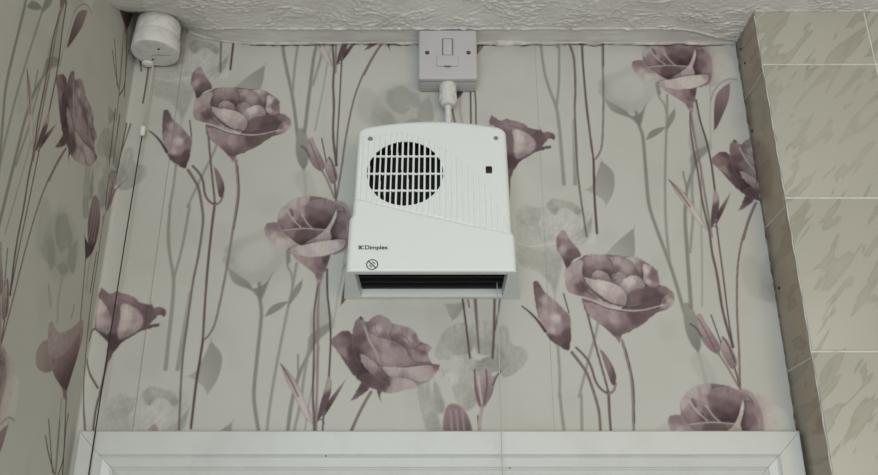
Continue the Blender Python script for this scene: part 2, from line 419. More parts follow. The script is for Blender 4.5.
def mauve_stems():
    # under bud and rose A
    stem([(188,170),(195,181),(199,190),(203,215),(202,232),(198,258),(193,282),(188,318),(182,367),(179,432)], 3.0, ST, .95, 1.1, col1=(100, 90, 89), w1=2.0, lit=(ML, .25))
    stem([(207,108),(208,130),(211,165),(214,193),(215,205)], 2.2, ST, .95, 1.0)
    stem([(192.6,166),(199,173),(203,181),(205,194),(209,201),(215,205)], 2.4, ST, .95, 1.0)
    stem([(215,203),(213,218),(211.6,230),(207,275),(204,320),(203,340)], 2.7, (80, 63, 66), .95, 1.0, w1=2.2, lit=(ML, .25))
    stem([(203,340),(200,360),(196,385),(191,428)], 2.6, (80, 63, 66), .95, 1.0)
    stem([(215,205),(220,202),(223,196)], 2.6, MM, .95, 1.0)
    petal([(214,167),(218,171),(223,181),(224.5,190),(222,197),(219,196),(217,186)], MM, 1, 1.0, g=((217,185),(224,187),MD), rim=(MK, .7, .5))
    stem([(236,160),(237.5,178),(238,195),(233,229),(226,272),(216,320),(209,335),(204,340)], 2.6, ST, .95, 1.0, w1=2.0, lit=(MP, .5))
    stem([(237.8,166),(239.3,195),(234,229)], 1.0, MK, .8, .9)
    # thin stems of rose B and the leaf spray
    stem([(690,108),(691,135),(697,168),(703,205),(709,230),(712,252),(717,275),(723,312),(733,347)], 1.7, SD, .95, 1.0, w1=2.8, lit=(ML, .3))
    stem([(696,100),(700,120),(706,140),(711,162),(715,192)], 2.0, SD, .95, 1.0)
    stem([(709,76),(710.5,100),(710,120),(711,150)], 1.5, ML, .9, 1.0, col1=GL)
    stem([(716,222),(719,245),(723,275),(728,315),(733,347)], 1.6, SD, .9, 1.0)
    stem([(713,228),(719,262),(724,305)], 2.2, (184,181,176), .8, 1.4)
    petal([(669,180),(676,185),(686,195),(696,209),(704,224),(708,231),(698,222),(686,206),(676,193)], ML, .95, 1.2, g=((670,182),(700,222),MP), rim=(SD, .7, .5))
    stem([(669,180),(680,193),(690,207)], 1.3, SD, .8, 1.0)
    petal([(714,189),(718,195),(719,206),(716,220),(711,229),(711,216),(713,200)], ML, 1, 1.0, g=((714,200),(718,205),MD), rim=(MK, .6, .5))
    petal([(731,192),(727,203),(721,216),(716,225),(718,212),(724,202)], MM, .95, 1.0, g=((730,195),(718,220),MK))
    stem([(752,212),(746,228),(741,245),(737.5,270),(737,310),(739,350),(740,388)], 2.0, ST, .95, 1.0, lit=(ML, .4))
    stem([(705,215),(709,228),(714,226),(718,229)], 1.2, ST, .8, 1.0)
    stem([(719,354),(728,368),(738,386)], 2.0, ST, .9, 1.0, lit=(MP, .5)); stem([(734,366),(737,376),(740,389)], 2.2, ST, .9, 1.0)
    # dark leaf beside rose B
    petal([(714,110),(716,96),(722,88),(730,83),(729,98),(724,112),(717,127),(714,130)], MM, .97, 1.4, g=((724,88),(716,122),MD))
    stem([(711,100),(714,91),(721,83),(729,79),(737,80)], 1.6, GM, .9, 1.2)
    # stems falling from behind the heater
    stem([(462.5,298),(466,325),(470,358)], 2.0, SD, .95, 1.0); stem([(475,298),(477,325),(479,353)], 3.4, MD, .9, 1.1, w1=1.6, lit=(ML, .4))
    stem([(494.5,298),(494,330),(492.5,358)], 2.4, MD, .95, 1.0); stem([(500,298),(498,314),(495,330)], 1.8, ST, .9, 1.0)
    stem([(461,92),(460,110),(463,125)], 3.2, ML, .8, 1.2); stem([(470.5,92),(471,125)], 1.8, SD, .95, 1.0)
    # stem of rose C
    stem([(371,392),(364,404),(357,418),(350,435)], 2.8, ST, .95, 1.0, lit=(ML, .5))
    # left wall: stems of the striped buds and the dark tulip
    stem([(85,260),(83,285),(80,320),(78,345)], 1.6, SD, .9, 1.0, surf='L')
    stem([(103,216),(97,262),(91,300),(86,345),(80,432)], 1.6, SD, .9, 1.0, surf='L')
    stem([(66,396),(65,412),(64,440),(62,475)], 2.0, SD, .95, 1.0, surf='L')
    stem([(61,398),(58,430),(54,475)], 1.4, GD, .8, 1.0, surf='L')
    stem([(48,420),(50,445),(52,472)], 1.8, SD, .8, 1.0, surf='L'); stem([(68,414),(66,424),(64,436)], 1.8, SD, .8, 1.0, surf='L')
    stem([(74,305),(71,318)], 2.0, GD, .7, 1.2, surf='L'); stem([(112,50),(114,66),(118,88)], 1.8, SD, .9, 1.0, surf='L')
    stem([(126,62),(124,85),(119,95)], 1.8, SD, .9, 1.0, surf='L'); stem([(122,48),(120,80),(116,120)], 1.6, ST, .9, 1.0, surf='L')

def rose_A():
    q = (508, 180, 3.96)
    shade(q, [(190,240),(205,205),(225,200),(245,235),(290,295),(260,315),(235,355),(215,310),(195,275)],
          [(215,220,2.9),(215,270,3),(250,290,1.3),(230,335,.8),(242,252,2.2),(195,260,1.6),(205,235,2)], base=True)
    q = (560, 248, 5.275)
    shade(q, [(25,130),(45,95),(100,60),(140,38),(250,35),(330,45),(400,50),(450,75),(510,120),(525,190),(560,205),(600,245),(595,290),(560,325),(500,345),(440,400),(390,430),(330,455),(270,440),(200,395),(130,330),(110,260),(50,235),(30,190)],
          [(60,150,2.6),(200,60,2.2),(400,90,2),(500,160,2),(300,250,1.6),(200,340,2),(450,300,1.2),(300,420,2)], base=True)
    shade(q, [(105,90),(140,45),(200,32),(260,45),(290,90),(295,130),(265,165),(240,142),(200,120),(170,140),(140,158),(112,130)],
          [(150,70,2.7),(210,45,3),(260,90,2.2),(130,135,1.4),(245,125,1.3),(200,100,2.4),(165,120,1.8)])
    shade(q, [(255,45),(330,48),(380,75),(415,115),(425,155),(380,150),(340,170),(310,130),(290,125),(280,80)],
          [(300,65,3.1),(350,90,3.1),(405,140,1.8),(290,110,1.7),(340,145,2.9),(275,60,2.4)], halo=.4)
    shade(q, [(340,50),(400,48),(450,75),(470,110),(455,160),(440,180),(420,140),(390,85)],
          [(380,60,3.3),(430,95,2.5),(432,155,1.4),(455,110,2)], halo=.4)
    shade(q, [(440,85),(480,95),(510,120),(525,180),(505,207),(480,207),(445,180),(438,130)],
          [(458,120,3.9),(466,175,3.6),(488,130,1.6),(512,165,1.9),(500,200,2.6),(482,160,1.6)], halo=.45)
    shade(q, [(262,175),(290,135),(325,130),(350,160),(320,200),(285,192)], [(300,150,2.7),(320,178,3.1),(280,170,2)], halo=.4)
    shade(q, [(168,162),(180,125),(215,120),(250,140),(268,172),(230,185),(190,178)], [(200,138,3),(232,165,2.4),(180,160,2.4)], halo=.45)
    shade(q, [(310,205),(345,160),(390,145),(430,165),(445,208),(390,230),(340,248)], [(370,180,4),(340,218,3.2),(425,190,2.7),(390,215,3)], halo=.35)
    shade(q, [(335,272),(370,230),(430,210),(500,205),(560,205),(600,245),(590,268),(540,262),(470,285),(400,305),(350,308)],
          [(400,248,1.5),(480,232,1.2),(550,222,1.8),(582,245,2.6),(460,275,.8),(370,285,1.6),(520,255,.8)], halo=.3)
    shade(q, [(120,148),(150,160),(220,170),(290,190),(335,225),(352,272),(335,305),(270,288),(200,240),(150,195)],
          [(150,170,3.5),(220,200,4),(290,230,3.4),(325,280,2.6),(200,230,3.5),(265,270,3.2)], halo=.4)
    shade(q, [(25,135),(50,95),(100,65),(122,75),(115,130),(132,185),(180,240),(240,285),(325,312),(312,328),(240,308),(170,278),(110,257),(45,228),(30,190)],
          [(40,150,3.2),(85,105,3.1),(98,205,1.3),(125,215,1),(150,245,2.2),(75,170,2.6),(240,296,3.2),(300,318,3.6),(60,215,2.6)], halo=.4)
    shade(q, [(540,267),(575,242),(602,245),(598,290),(565,325),(520,332),(533,297)], [(582,280,3.3),(555,310,2.9),(545,282,1.6),(590,255,2.2)], halo=.4)
    shade(q, [(125,285),(180,292),(250,320),(330,337),(420,337),(520,322),(560,322),(500,350),(440,395),(350,440),(300,455),(250,430),(200,395),(150,345)],
          [(170,312,2.4),(220,372,2.4),(290,370,2.9),(325,365,2),(400,372,1.1),(470,350,1.3),(350,425,1.7),(260,425,1.8),(390,347,.9),(160,335,2.8)], halo=.3)
    line(q, [(110,258),(180,280),(250,310),(330,326),(400,331),(470,321),(545,300)], 2.0, 4, .85, 1.3, 1.2)
    line(q, [(108,175),(135,222),(190,262)], 1.6, .8, .6, 2); line(q, [(262,168),(275,155),(295,140)], 1.3, .8, .6, 1.6)
    shade(q, [(243,425),(290,440),(340,430),(325,470),(312,505),(290,475)], [(270,440,1),(320,445,1.2),(305,490,2)])
    # bud beside it
    q = (520, 275, 5.933)
    shade(q, [(78,50),(100,35),(120,60),(150,105),(210,155),(270,215),(298,260),(303,350),(295,420),(280,448),(220,415),(180,385),(150,340),(110,250),(90,150)],
          [(95,55,1.2),(110,110,1.4),(100,165,1.6),(140,150,3.1),(180,180,2.7),(140,230,2.9),(220,255,3.8),(190,330,3.3),(265,255,1.8),(275,350,.9),(230,392,1.1),(180,372,.8),(282,425,.5),(160,290,2.7),(245,215,2.1),(225,320,2.6)], base=True)
    line(q, [(120,70),(128,140),(125,230)], 1.2, 1.4, .5, 1.6); line(q, [(85,60),(95,160),(112,250)], 1.3, 1, .6, 1.2)
    line(q, [(10,185),(50,215),(100,265),(150,335)], 1.2, 0, .9, 1, 3); line(q, [(258,110),(272,160),(290,225)], 1.3, 0, .85)

def rose_B():
    q = (664, 376, 7.317)
    shade(q, [(600,100),(650,130),(740,150),(800,200),(830,300),(835,440),(800,520),(700,540),(640,300)], [(700,250,3),(780,250,3.8),(690,400,2.4),(800,400,3.8)], alpha=.6, soft=5)
    shade(q, [(560,90),(640,120),(690,200),(725,300),(725,440),(690,540),(560,540),(590,250)], [(620,180,2.7),(640,300,2.2),(600,400,1.5),(705,350,2.6),(650,480,1.6)], soft=3)
    q = (262, 192, 5.278)
    shade(q, [(15,190),(30,165),(80,160),(90,110),(130,60),(190,30),(260,22),(340,35),(410,70),(445,110),(440,250),(430,290),(360,330),(345,380),(325,425),(280,430),(240,400),(180,350),(140,310),(130,290),(60,285),(20,225)],
          [(100,120,3),(300,60,2.4),(420,150,2),(250,210,1.6),(300,380,1.8),(60,230,3)], base=True, soft=1.6)
    shade(q, [(390,58),(440,100),(447,180),(437,250),(355,258),(368,180),(392,112)], [(420,120,2.3),(400,200,1.6),(432,230,2.4),(368,242,.6),(380,200,1)], soft=1.6)
    shade(q, [(85,172),(95,105),(130,60),(190,30),(252,25),(245,80),(237,130),(252,182),(275,197),(190,192),(120,202)],
          [(110,105,3.3),(160,60,3.4),(225,48,3.3),(210,105,3.1),(175,130,2.6),(120,165,2.2),(200,168,1),(228,172,1.6),(150,120,2.2),(240,90,2.2)], soft=1.6)
    shade(q, [(240,92),(260,45),(330,38),(400,58),(435,100),(400,98),(385,150),(352,192),(290,197),(256,187),(238,140)],
          [(290,65,2.3),(350,62,2.2),(320,125,1.3),(300,178,.3),(258,150,.9),(390,85,2.3),(352,165,.8),(270,100,1.6)], halo=.45)
    shade(q, [(105,207),(160,202),(240,197),(332,200),(290,237),(215,277),(190,277),(150,243)],
          [(150,217,2.1),(200,230,1.1),(270,217,1.3),(210,265,.8),(312,205,2)], halo=.35)
    shade(q, [(392,93),(396,120),(372,180),(360,205),(356,257),(225,270),(280,240),(330,202),(362,158)],
          [(388,125,3.9),(350,208,3.5),(320,245,3.2),(255,260,2.5),(340,230,3)], halo=.45, fray=.0002)
    shade(q, [(196,118),(222,150),(242,188),(208,184),(192,150)], [(205,140,1.6),(225,178,.9)], halo=.2)
    line(q, [(130,95),(160,140),(205,187)], 1.3, 4, .8, 1.2); line(q, [(212,118),(235,160),(264,192)], 1.3, 4, .8, 1.2)
    line(q, [(150,90),(158,105),(162,125)], 1.4, .2, .7, 1.4); line(q, [(105,205),(160,197),(240,193),(332,199)], 1.2, 4, .75, 1.1)
    shade(q, [(15,190),(30,165),(80,160),(108,205),(150,245),(203,282),(160,302),(130,292),(60,287),(25,237)],
          [(40,178,2),(55,235,3.4),(100,260,3.7),(145,285,3.5),(80,180,1.9),(112,222,2.5),(35,215,2.6)], halo=.3)
    shade(q, [(143,312),(170,290),(240,275),(330,258),(420,250),(442,260),(425,297),(360,328),(270,344),(200,337)],
          [(200,310,3.7),(300,300,4),(390,280,3.9),(262,332,3.4),(420,262,3),(170,315,3)], halo=.45, fray=.0004)
    shade(q, [(143,306),(200,339),(270,346),(350,333),(362,332),(347,380),(327,427),(280,434),(240,400),(180,357)],
          [(185,345,2.9),(250,370,2.5),(335,360,.8),(312,400,1.5),(270,412,2.2),(300,360,2)], halo=0, fray=.0004)
    shade(q, [(280,425),(327,420),(316,470),(303,500),(288,460)], [(300,440,1.8),(303,480,2.6)], halo=0)
    stem([(319,284),(318,312),(318,345),(317,390),(316,432)], 2.2, ST, .9, 1.0, lit=(MP, .5))

def rose_C():
    q = (328, 312, 5.276)
    shade(q, [(120,468),(160,400),(185,362),(228,385),(200,422),(160,452)], [(140,450,1.3),(190,392,.7),(215,390,1)])
    shade(q, [(253,403),(287,410),(277,440),(285,480),(265,442)], [(270,420,.8),(280,460,1.2)])
    shade(q, [(20,165),(40,125),(95,98),(130,120),(145,50),(175,25),(205,55),(250,22),(290,20),(330,55),(400,75),(450,95),(485,150),(545,185),(525,215),(545,265),(585,285),(580,305),(530,365),(460,395),(400,410),(330,428),(280,420),(240,395),(165,360),(105,290),(60,220)],
          [(80,150,1.6),(250,60,2.4),(420,120,2.4),(300,220,2.6),(180,340,1),(450,330,3)], base=True)
    shade(q, [(320,100),(340,60),(400,75),(450,95),(485,150),(480,172),(502,207),(465,207),(400,182),(340,152)],
          [(360,88,2.9),(405,108,2.3),(420,147,3.3),(462,128,2.1),(452,182,2.3),(365,140,1.6),(440,110,2.8),(400,165,1.6)])
    line(q, [(385,120),(410,135),(430,160)], 1.2, 1, .6, 1.4); line(q, [(445,120),(460,140),(470,165)], 1.2, 1.2, .5, 1.4)
    shade(q, [(400,192),(470,202),(520,225),(547,267),(450,257),(420,242)], [(450,220,2.7),(500,245,2.9),(418,222,1.8)])
    shade(q, [(468,197),(500,170),(547,185),(525,217),(490,222)], [(500,190,2.2),(532,194,2.7),(500,214,1.2)], halo=.4)
    shade(q, [(200,82),(220,40),(260,20),(300,22),(337,60),(322,110),(332,147),(270,132),(210,107)],
          [(228,62,1.9),(262,88,3.4),(290,48,2.7),(312,92,2.6),(248,48,2.3),(300,120,2)])
    line(q, [(248,60),(250,85),(262,115)], 1.1, 1.2, .5, 1.4)
    shade(q, [(200,97),(260,130),(330,150),(400,187),(432,240),(462,267),(562,275),(400,292),(290,287),(265,230),(220,160)],
          [(240,150,2.7),(300,180,2.9),(350,200,2.6),(300,250,2.9),(400,255,2.4),(355,166,1.7),(480,272,2),(255,200,2.2)], halo=.4)
    shade(q, [(20,165),(40,125),(95,98),(137,135),(132,200),(160,260),(202,342),(165,362),(105,290),(98,250),(60,215)],
          [(55,150,2),(95,112,1.1),(80,210,2.3),(122,205,.8),(130,290,.9),(172,342,.6),(80,160,1.6)])
    shade(q, [(138,60),(175,26),(197,55),(205,100),(217,150),(257,225),(272,282),(222,262),(182,227),(172,280),(204,342),(158,270),(128,200)],
          [(158,80,1.7),(172,150,1.1),(148,215,.7),(200,175,1.8),(232,232,2.5),(182,300,.4),(185,60,2.2)], halo=.35)
    line(q, [(195,80),(217,150),(257,217),(277,280),(330,332),(400,347),(470,312),(500,297)], 1.8, 3.7, .75, 1.4)
    shade(q, [(282,287),(400,292),(500,280),(585,278),(583,302),(540,352),(500,367),(430,357),(340,347),(300,317)],
          [(350,310,3.3),(450,308,3.5),(540,312,3),(500,348,3.3),(572,286,1.6),(400,340,2.6)], halo=.3)
    line(q, [(400,291),(500,279),(586,281)], 1.2, .8, .7)
    shade(q, [(310,352),(380,347),(440,362),(467,382),(455,402),(400,412),(330,430),(275,417),(300,390)],
          [(350,380,3.1),(420,382,3.3),(330,417,2.9),(310,370,1.4),(288,405,1.2)], halo=.3)
    shade(q, [(168,223),(200,230),(250,270),(302,330),(317,377),(260,352),(205,302),(180,267)],
          [(188,248,2.7),(230,278,2.9),(282,342,1.3),(302,362,.6),(218,300,2)], halo=.45)
    shade(q, [(165,347),(210,322),(260,352),(312,372),(307,397),(280,417),(230,402),(190,382)], [(200,362,.7),(260,382,1.1),(295,390,.8)], halo=.2)
    # tiny tip
    line(q, [(172,28),(176,36)], 2, 0, .8)

def flower_D():
    q = (88, 284, 5.94)
    shade(q, [(65,45),(85,25),(130,60),(170,45),(210,55),(270,75),(310,110),(370,125),(380,105),(390,140),(430,135),(465,165),(450,195),(425,185),(380,225),(370,240),(425,232),(420,250),(350,270),(300,290),(210,345),(160,400),(110,490),(112,400),(120,350),(95,310),(55,260),(35,250),(50,120)],
          [(85,50,1.7),(170,60,2.1),(240,85,2.2),(310,130,1.5),(360,160,1.1),(420,150,1.7),(340,240,1.1),(270,290,1),(150,350,.6),(115,330,.6),(115,440,1.3),(160,150,1.6),(150,250,1.8),(180,100,2.3),(450,170,1.2)], base=True)
    shade(q, [(200,132),(240,122),(300,160),(327,210),(317,262),(260,302),(190,328),(178,280),(192,200)],
          [(240,180,3.9),(210,260,3.5),(295,230,2.9),(228,302,2.2),(280,170,3)], soft=3.5, halo=0)
    shade(q, [(60,85),(90,105),(130,180),(142,250),(112,305),(60,262),(38,225)], [(72,150,3.7),(90,220,3.2),(112,275,2.3),(120,190,2.4)], soft=2, halo=.2)
    line(q, [(130,62),(150,120),(160,200),(150,290)], 2.5, 1.4, .45, 3); line(q, [(180,95),(240,112),(300,150),(340,190)], 1.4, 1.2, .5, 2)
    stem([(108,341),(100,333),(95,329),(90,332),(86,342)], 1.8, SD, .95, 1.0)
    stem([(85,360),(90,374),(98,388)], 1.8, SD, .95, 1.0)
    stem([(108,356),(106,368),(101,390),(96,410),(92,440),(86,476)], 2.6, ST, .95, 1.0, col1=SD, w1=1.6)

def small_buds():
    petal([(696,317),(701,314),(705,322),(713,334),(720,346),(719,355),(710,350),(702,340),(698,329)], ML, 1, 1.0, g=((700,320),(714,350),MM), rim=(MD, 1, .4), vein=.15)
    petal([(722,337),(727,340),(734,353),(737,364),(732,369),(725,359),(720,347)], ML, 1, 1.0, g=((725,342),(733,366),MM), rim=(MD, 1, .4), vein=.15)
    stem([(711,315),(715,326),(721,343)], 1.2, MK, .9, .9); stem([(690,324),(696,328),(702,337)], 1.2, MK, .9, .9)
    stem([(723,337),(729,347),(735,362)], 1.2, MK, .9, .9); stem([(698,318),(706,332),(716,352)], 1.2, MD, .7, 1.0)
    # striped buds
    petal([(474,369),(477,374),(481,370),(485,366),(489,367),(492,376),(496,375),(493,392),(488,402),(482,409),(477,402),(474,388)], ML, 1, 1.0, g=((478,372),(490,398),MM), vein=.1)
    stem([(474.5,370),(476,390),(480,405)], 1.6, MD, .9, 1.0); stem([(486,370),(487,385),(484,404)], 1.6, MD, .8, 1.2); stem([(478,376),(480,390),(482,404)], 2.0, MP, .7, 1.4)
    stem([(493,385),(497,376),(501,371)], 1.4, SD, .9, .9); stem([(482,408),(480,420),(479,436)], 3.6, ML, .95, 1.2)
    petal([(443,436),(443.5,416),(448,405),(457,404),(466,412),(472,428),(471,450),(462,462),(452,458)], MM, 1, 1.3, g=((448,412),(468,446),MD), rim=(MP, 1.4, .45))
    for a in (450, 456, 462): stem([(a, 410),(a+2, 430),(a+2, 452)], 2.2, ML, .6, 1.8)
    petal([(84,236),(90,246),(96,240),(92,252),(85,260)], MK, .9, 1.4, surf='L')
    # dark tulip on the left sheet; its next repeat shows high in the corner
    petal([(36,352),(42,342),(50,340),(56,352),(52,370),(43,372),(36,366)], (150,138,136), .95, 1.6, g=((38,350),(54,366),MM), surf='L')
    petal([(48,326),(52,322),(58,332),(66,331),(74,326),(80,320),(83,322),(82,338),(77,356),(71,376),(67,388),(66,400),(63,398),(61,388),(53,374),(48,352)], ML, 1, 1.2, g=((56,330),(66,384),MM), vein=.12, surf='L')
    petal([(50,358),(58,358),(68,350),(80,332),(78,352),(71,375),(66,390),(61,386),(54,374)], MM, .95, 1.6, g=((60,356),(66,384),(80,62,63)), vein=.12, surf='L')

ghosts(); mauve_stems(); flower_D(); small_buds(); rose_B(); rose_A(); rose_C()
canvas_lin = np.where(canvas/255 <= .04045, canvas/255/12.92, ((canvas/255+.055)/1.055)**2.4)
PAPER_GAIN = 1.18
canvas_lin = np.clip(canvas_lin*PAPER_GAIN, 0, .85)
def print_at(X, Z):
    k = np.floor((X-XS)/STRIP)
    u = (X-XS-k*STRIP)/RES-.5; v = np.mod(Z-CAM_Z-k*HALF, STRIP)/RES-.5
    u0 = np.floor(u).astype(int); v0 = np.floor(v).astype(int)
    fu = (u-u0)[..., None]; fv = (v-v0)[..., None]
    ua, ub = np.clip(u0, 0, NC-1), np.clip(u0+1, 0, NC-1); va, vb = v0 % NC, (v0+1) % NC
    return (canvas_lin[va, ua]*(1-fu)+canvas_lin[va, ub]*fu)*(1-fv)+(canvas_lin[vb, ua]*(1-fu)+canvas_lin[vb, ub]*fu)*fv

def paper_material():
    m = bpy.data.materials.new('floral_wallpaper'); m.use_nodes = True
    nt = m.node_tree; b = nt.nodes['Principled BSDF']
    b.inputs['Roughness'].default_value = .62; b.inputs['Specular IOR Level'].default_value = .25
    at = nt.nodes.new('ShaderNodeAttribute'); at.attribute_name = 'print'
    tc = nt.nodes.new('ShaderNodeTexCoord')
    n = nt.nodes.new('ShaderNodeTexNoise'); n.inputs['Scale'].default_value = 7; n.inputs['Detail'].default_value = 7
    nt.links.new(tc.outputs['Object'], n.inputs['Vector'])
    r = nt.nodes.new('ShaderNodeValToRGB'); e = r.color_ramp.elements
    e[0].position = .28; e[0].color = (.90, .88, .85, 1); e[1].position = .60; e[1].color = (1, 1, 1, 1)
    nt.links.new(n.outputs['Fac'], r.inputs['Fac'])
    mx = nt.nodes.new('ShaderNodeMix'); mx.data_type = 'RGBA'; mx.blend_type = 'MULTIPLY'; mx.inputs[0].default_value = .45
    nt.links.new(at.outputs['Color'], mx.inputs[6]); nt.links.new(r.outputs['Color'], mx.inputs[7])
    nt.links.new(mx.outputs[2], b.inputs['Base Color'])
    n2 = nt.nodes.new('ShaderNodeTexNoise'); n2.inputs['Scale'].default_value = 420; n2.inputs['Detail'].default_value = 3
    n3 = nt.nodes.new('ShaderNodeTexNoise'); n3.inputs['Scale'].default_value = 26; n3.inputs['Detail'].default_value = 3
    for q in (n2, n3): nt.links.new(tc.outputs['Object'], q.inputs['Vector'])
    b1 = nt.nodes.new('ShaderNodeBump'); b1.inputs['Strength'].default_value = .16; b1.inputs['Distance'].default_value = .0006
    b2 = nt.nodes.new('ShaderNodeBump'); b2.inputs['Strength'].default_value = .22; b2.inputs['Distance'].default_value = .004
    nt.links.new(n2.outputs['Fac'], b1.inputs['Height']); nt.links.new(n3.outputs['Fac'], b2.inputs['Height'])
    nt.links.new(b2.outputs['Normal'], b1.inputs['Normal']); nt.links.new(b1.outputs['Normal'], b.inputs['Normal'])
    return m
M['paper'] = paper_material()

# ------------------------------------------------------------------ walls
def slab(name, x0, x1, y0, y1, z0, z1, mat):
    bm = bmesh.new(); box(bm, x0, x1, y0, y1, z0, z1); return mesh_obj(name, bm, mat)
wall_back = slab('wall_back', XL-.1, 2.0, .0006, .10, 0, ZC+.12, M['plaster'])
structure(wall_back, 'end wall above the white door frame papered with mauve roses', 'wall')
LEFT_END = -1.25
wall_left = slab('wall_left', XL-.1, XL-.0006, LEFT_END, .0006, 0, ZC+.12, M['plaster'])
structure(wall_left, 'shaded side wall with the same rose wallpaper at the left edge', 'wall')
ZT = ZC+.07
def zrows(fine_from, step):
    lo = np.arange(0, fine_from, .02); hi = np.arange(fine_from, ZT+step, step)
    return np.concatenate([lo, hi])
def strip(x0, x1, parent, step=.0012, fine=CAM_Z+.06, corner_r=.005, lift=0.0):
    """one hung sheet; x runs along the unrolled walls and turns the corner with a small radius"""
    xs = np.linspace(x0, x1, max(2, int(round((x1-x0)/step))+1)); zs = zrows(fine, step)
    X, Z = np.meshgrid(xs, zs)
    s = X-XL; r = corner_r
    a = np.clip((s+r)/(2*r), 0, 1)*math.pi/2            # 0 on the left wall, 90 deg on the back wall
    px = np.where(s < -r, XL, np.where(s > r, X, XL+r-r*np.cos(a)))
    py = np.where(s < -r, s, np.where(s > r, 0, -r+r*np.sin(a)))
    # slight waviness of hung paper, always proud of the plaster
    wob = .0004*vnoise(X*20+50, Z*14, 3)+lift
    edge = np.minimum(X-x0, x1-X); wob = wob+.0007*np.exp(-edge/.004)*vnoise(Z*9, X*0+3, 8)
    nx, ny = np.cos(a), -np.sin(a)
    co = np.stack([px+nx*wob, py+ny*wob, Z], -1)
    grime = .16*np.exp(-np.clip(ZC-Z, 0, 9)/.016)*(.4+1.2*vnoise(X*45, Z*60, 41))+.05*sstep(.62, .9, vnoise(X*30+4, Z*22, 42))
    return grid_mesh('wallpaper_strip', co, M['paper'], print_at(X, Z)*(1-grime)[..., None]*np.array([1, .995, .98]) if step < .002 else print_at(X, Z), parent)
SEAM2 = XS+STRIP
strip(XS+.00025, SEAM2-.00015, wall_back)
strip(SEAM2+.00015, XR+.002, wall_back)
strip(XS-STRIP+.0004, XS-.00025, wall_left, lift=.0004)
strip(XS-2*STRIP, XS-STRIP, wall_left, step=.003, fine=CAM_Z-.5)
strip(LEFT_END+XL, XS-2*STRIP-.0003, wall_left, step=.003, fine=CAM_Z-.5)

floor = slab('floor', XL-.1, 2.0, -3.2, .1, -.05, 0, M['floor'])
structure(floor, 'plain pale vinyl floor of the room', 'floor')

# ------------------------------------------------------------------ ceiling with combed plaster
def ceiling_z(X, Y):
    dx = X-XL; d = -Y
    z = ZC+.046*np.exp(-(dx/.085)**2)*np.exp(-(d/.055)**2) - .018*np.exp(-(dx/.10)**2)*sstep(.05, .14, d)
    margin = .031*sstep(0, .16, dx)*sstep(-.02, .11, XR-X) + .003
    tex = sstep(margin-.001, margin+.002, d)
    # wiped ridges
    wx = X+.03*vnoise(X*22, Y*30, 11); wy = Y+.02*vnoise(X*18+9, Y*26, 12)
    n1 = vnoise(wx*120+5, wy*215+3, 13); n2 = vnoise(wx*260, wy*360, 14); n3 = vnoise(wx*34, wy*52, 15)
    ridge = np.clip(1-np.abs(n1-.5)*5.5, 0, 1)*sstep(.35, .6, n3)
    z = z-tex*(.0015*ridge+.0011*n2*(.4+n3)+.0008) - tex*(1-sstep(margin+.002, margin+.006, d))*.0012
    z = z-(1-tex)*(.0010*vnoise(X*60, Y*120, 16))
    return z
xs = np.arange(XL-.02, .80, .0016); ys = np.concatenate([np.arange(-3.2, -.30, .05), np.arange(-.30, .0001, .0012)])
X, Y = np.meshgrid(xs, ys)
ceil = grid_mesh('ceiling', np.stack([X, Y, ceiling_z(X, Y)], -1), M['ceiling'], flip=True)
structure(ceil, 'off-white ceiling with wiped plaster texture', 'ceiling')
bm = bmesh.new(); box(bm, XL-.1, 2.0, -3.2, .1, ZC+.08, ZC+.14); mesh_obj('slab', bm, M['plaster'], ceil)
bm = bmesh.new(); box(bm, .799, 2.0, -3.2, -PIER+.01, ZC, ZC+.02); mesh_obj('ceiling_board', bm, M['ceiling'], ceil)
# filler squeezed into the joint
def filler(name, x0, x1, r0, parent, seed, n=160):
    bm = bmesh.new(); pts, rad = [], []
    for i in range(n+1):
        x = x0+(x1-x0)*i/n
        v = float(vnoise(np.array([x*55.]), np.array([1.]), seed)[0]); w = float(vnoise(np.array([x*190.]), np.array([4.]), seed+1)[0])
        pts.append((x, -.0008, float(ceiling_z(np.array([x]), np.array([-.001]))[0])-.0006-.002*v*v))
        rad.append(r0*(.35+.9*v*v+.35*w)*(.12+.88*min(1, i/(n*.18), (n-i)/(n*.18)) if r0 > .004 else 1))
    tube(bm, pts, rad, 7); return mesh_obj(name, bm, M['caulk'], parent, True)
filler('filler_bead', XL+.012, XR-.004, .0022, ceil, 31, 420)
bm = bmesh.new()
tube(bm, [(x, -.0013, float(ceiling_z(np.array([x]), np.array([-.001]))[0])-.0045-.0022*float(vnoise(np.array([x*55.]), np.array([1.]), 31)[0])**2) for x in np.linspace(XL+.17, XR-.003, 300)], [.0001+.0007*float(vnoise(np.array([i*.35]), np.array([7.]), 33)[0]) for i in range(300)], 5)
mesh_obj('joint_shadow', bm, M['darkscrew'], ceil, True)  # thin dark tube standing in for the shadow line beneath the filler
filler('filler_smear', .078, .135, .0062, ceil, 41, 90)

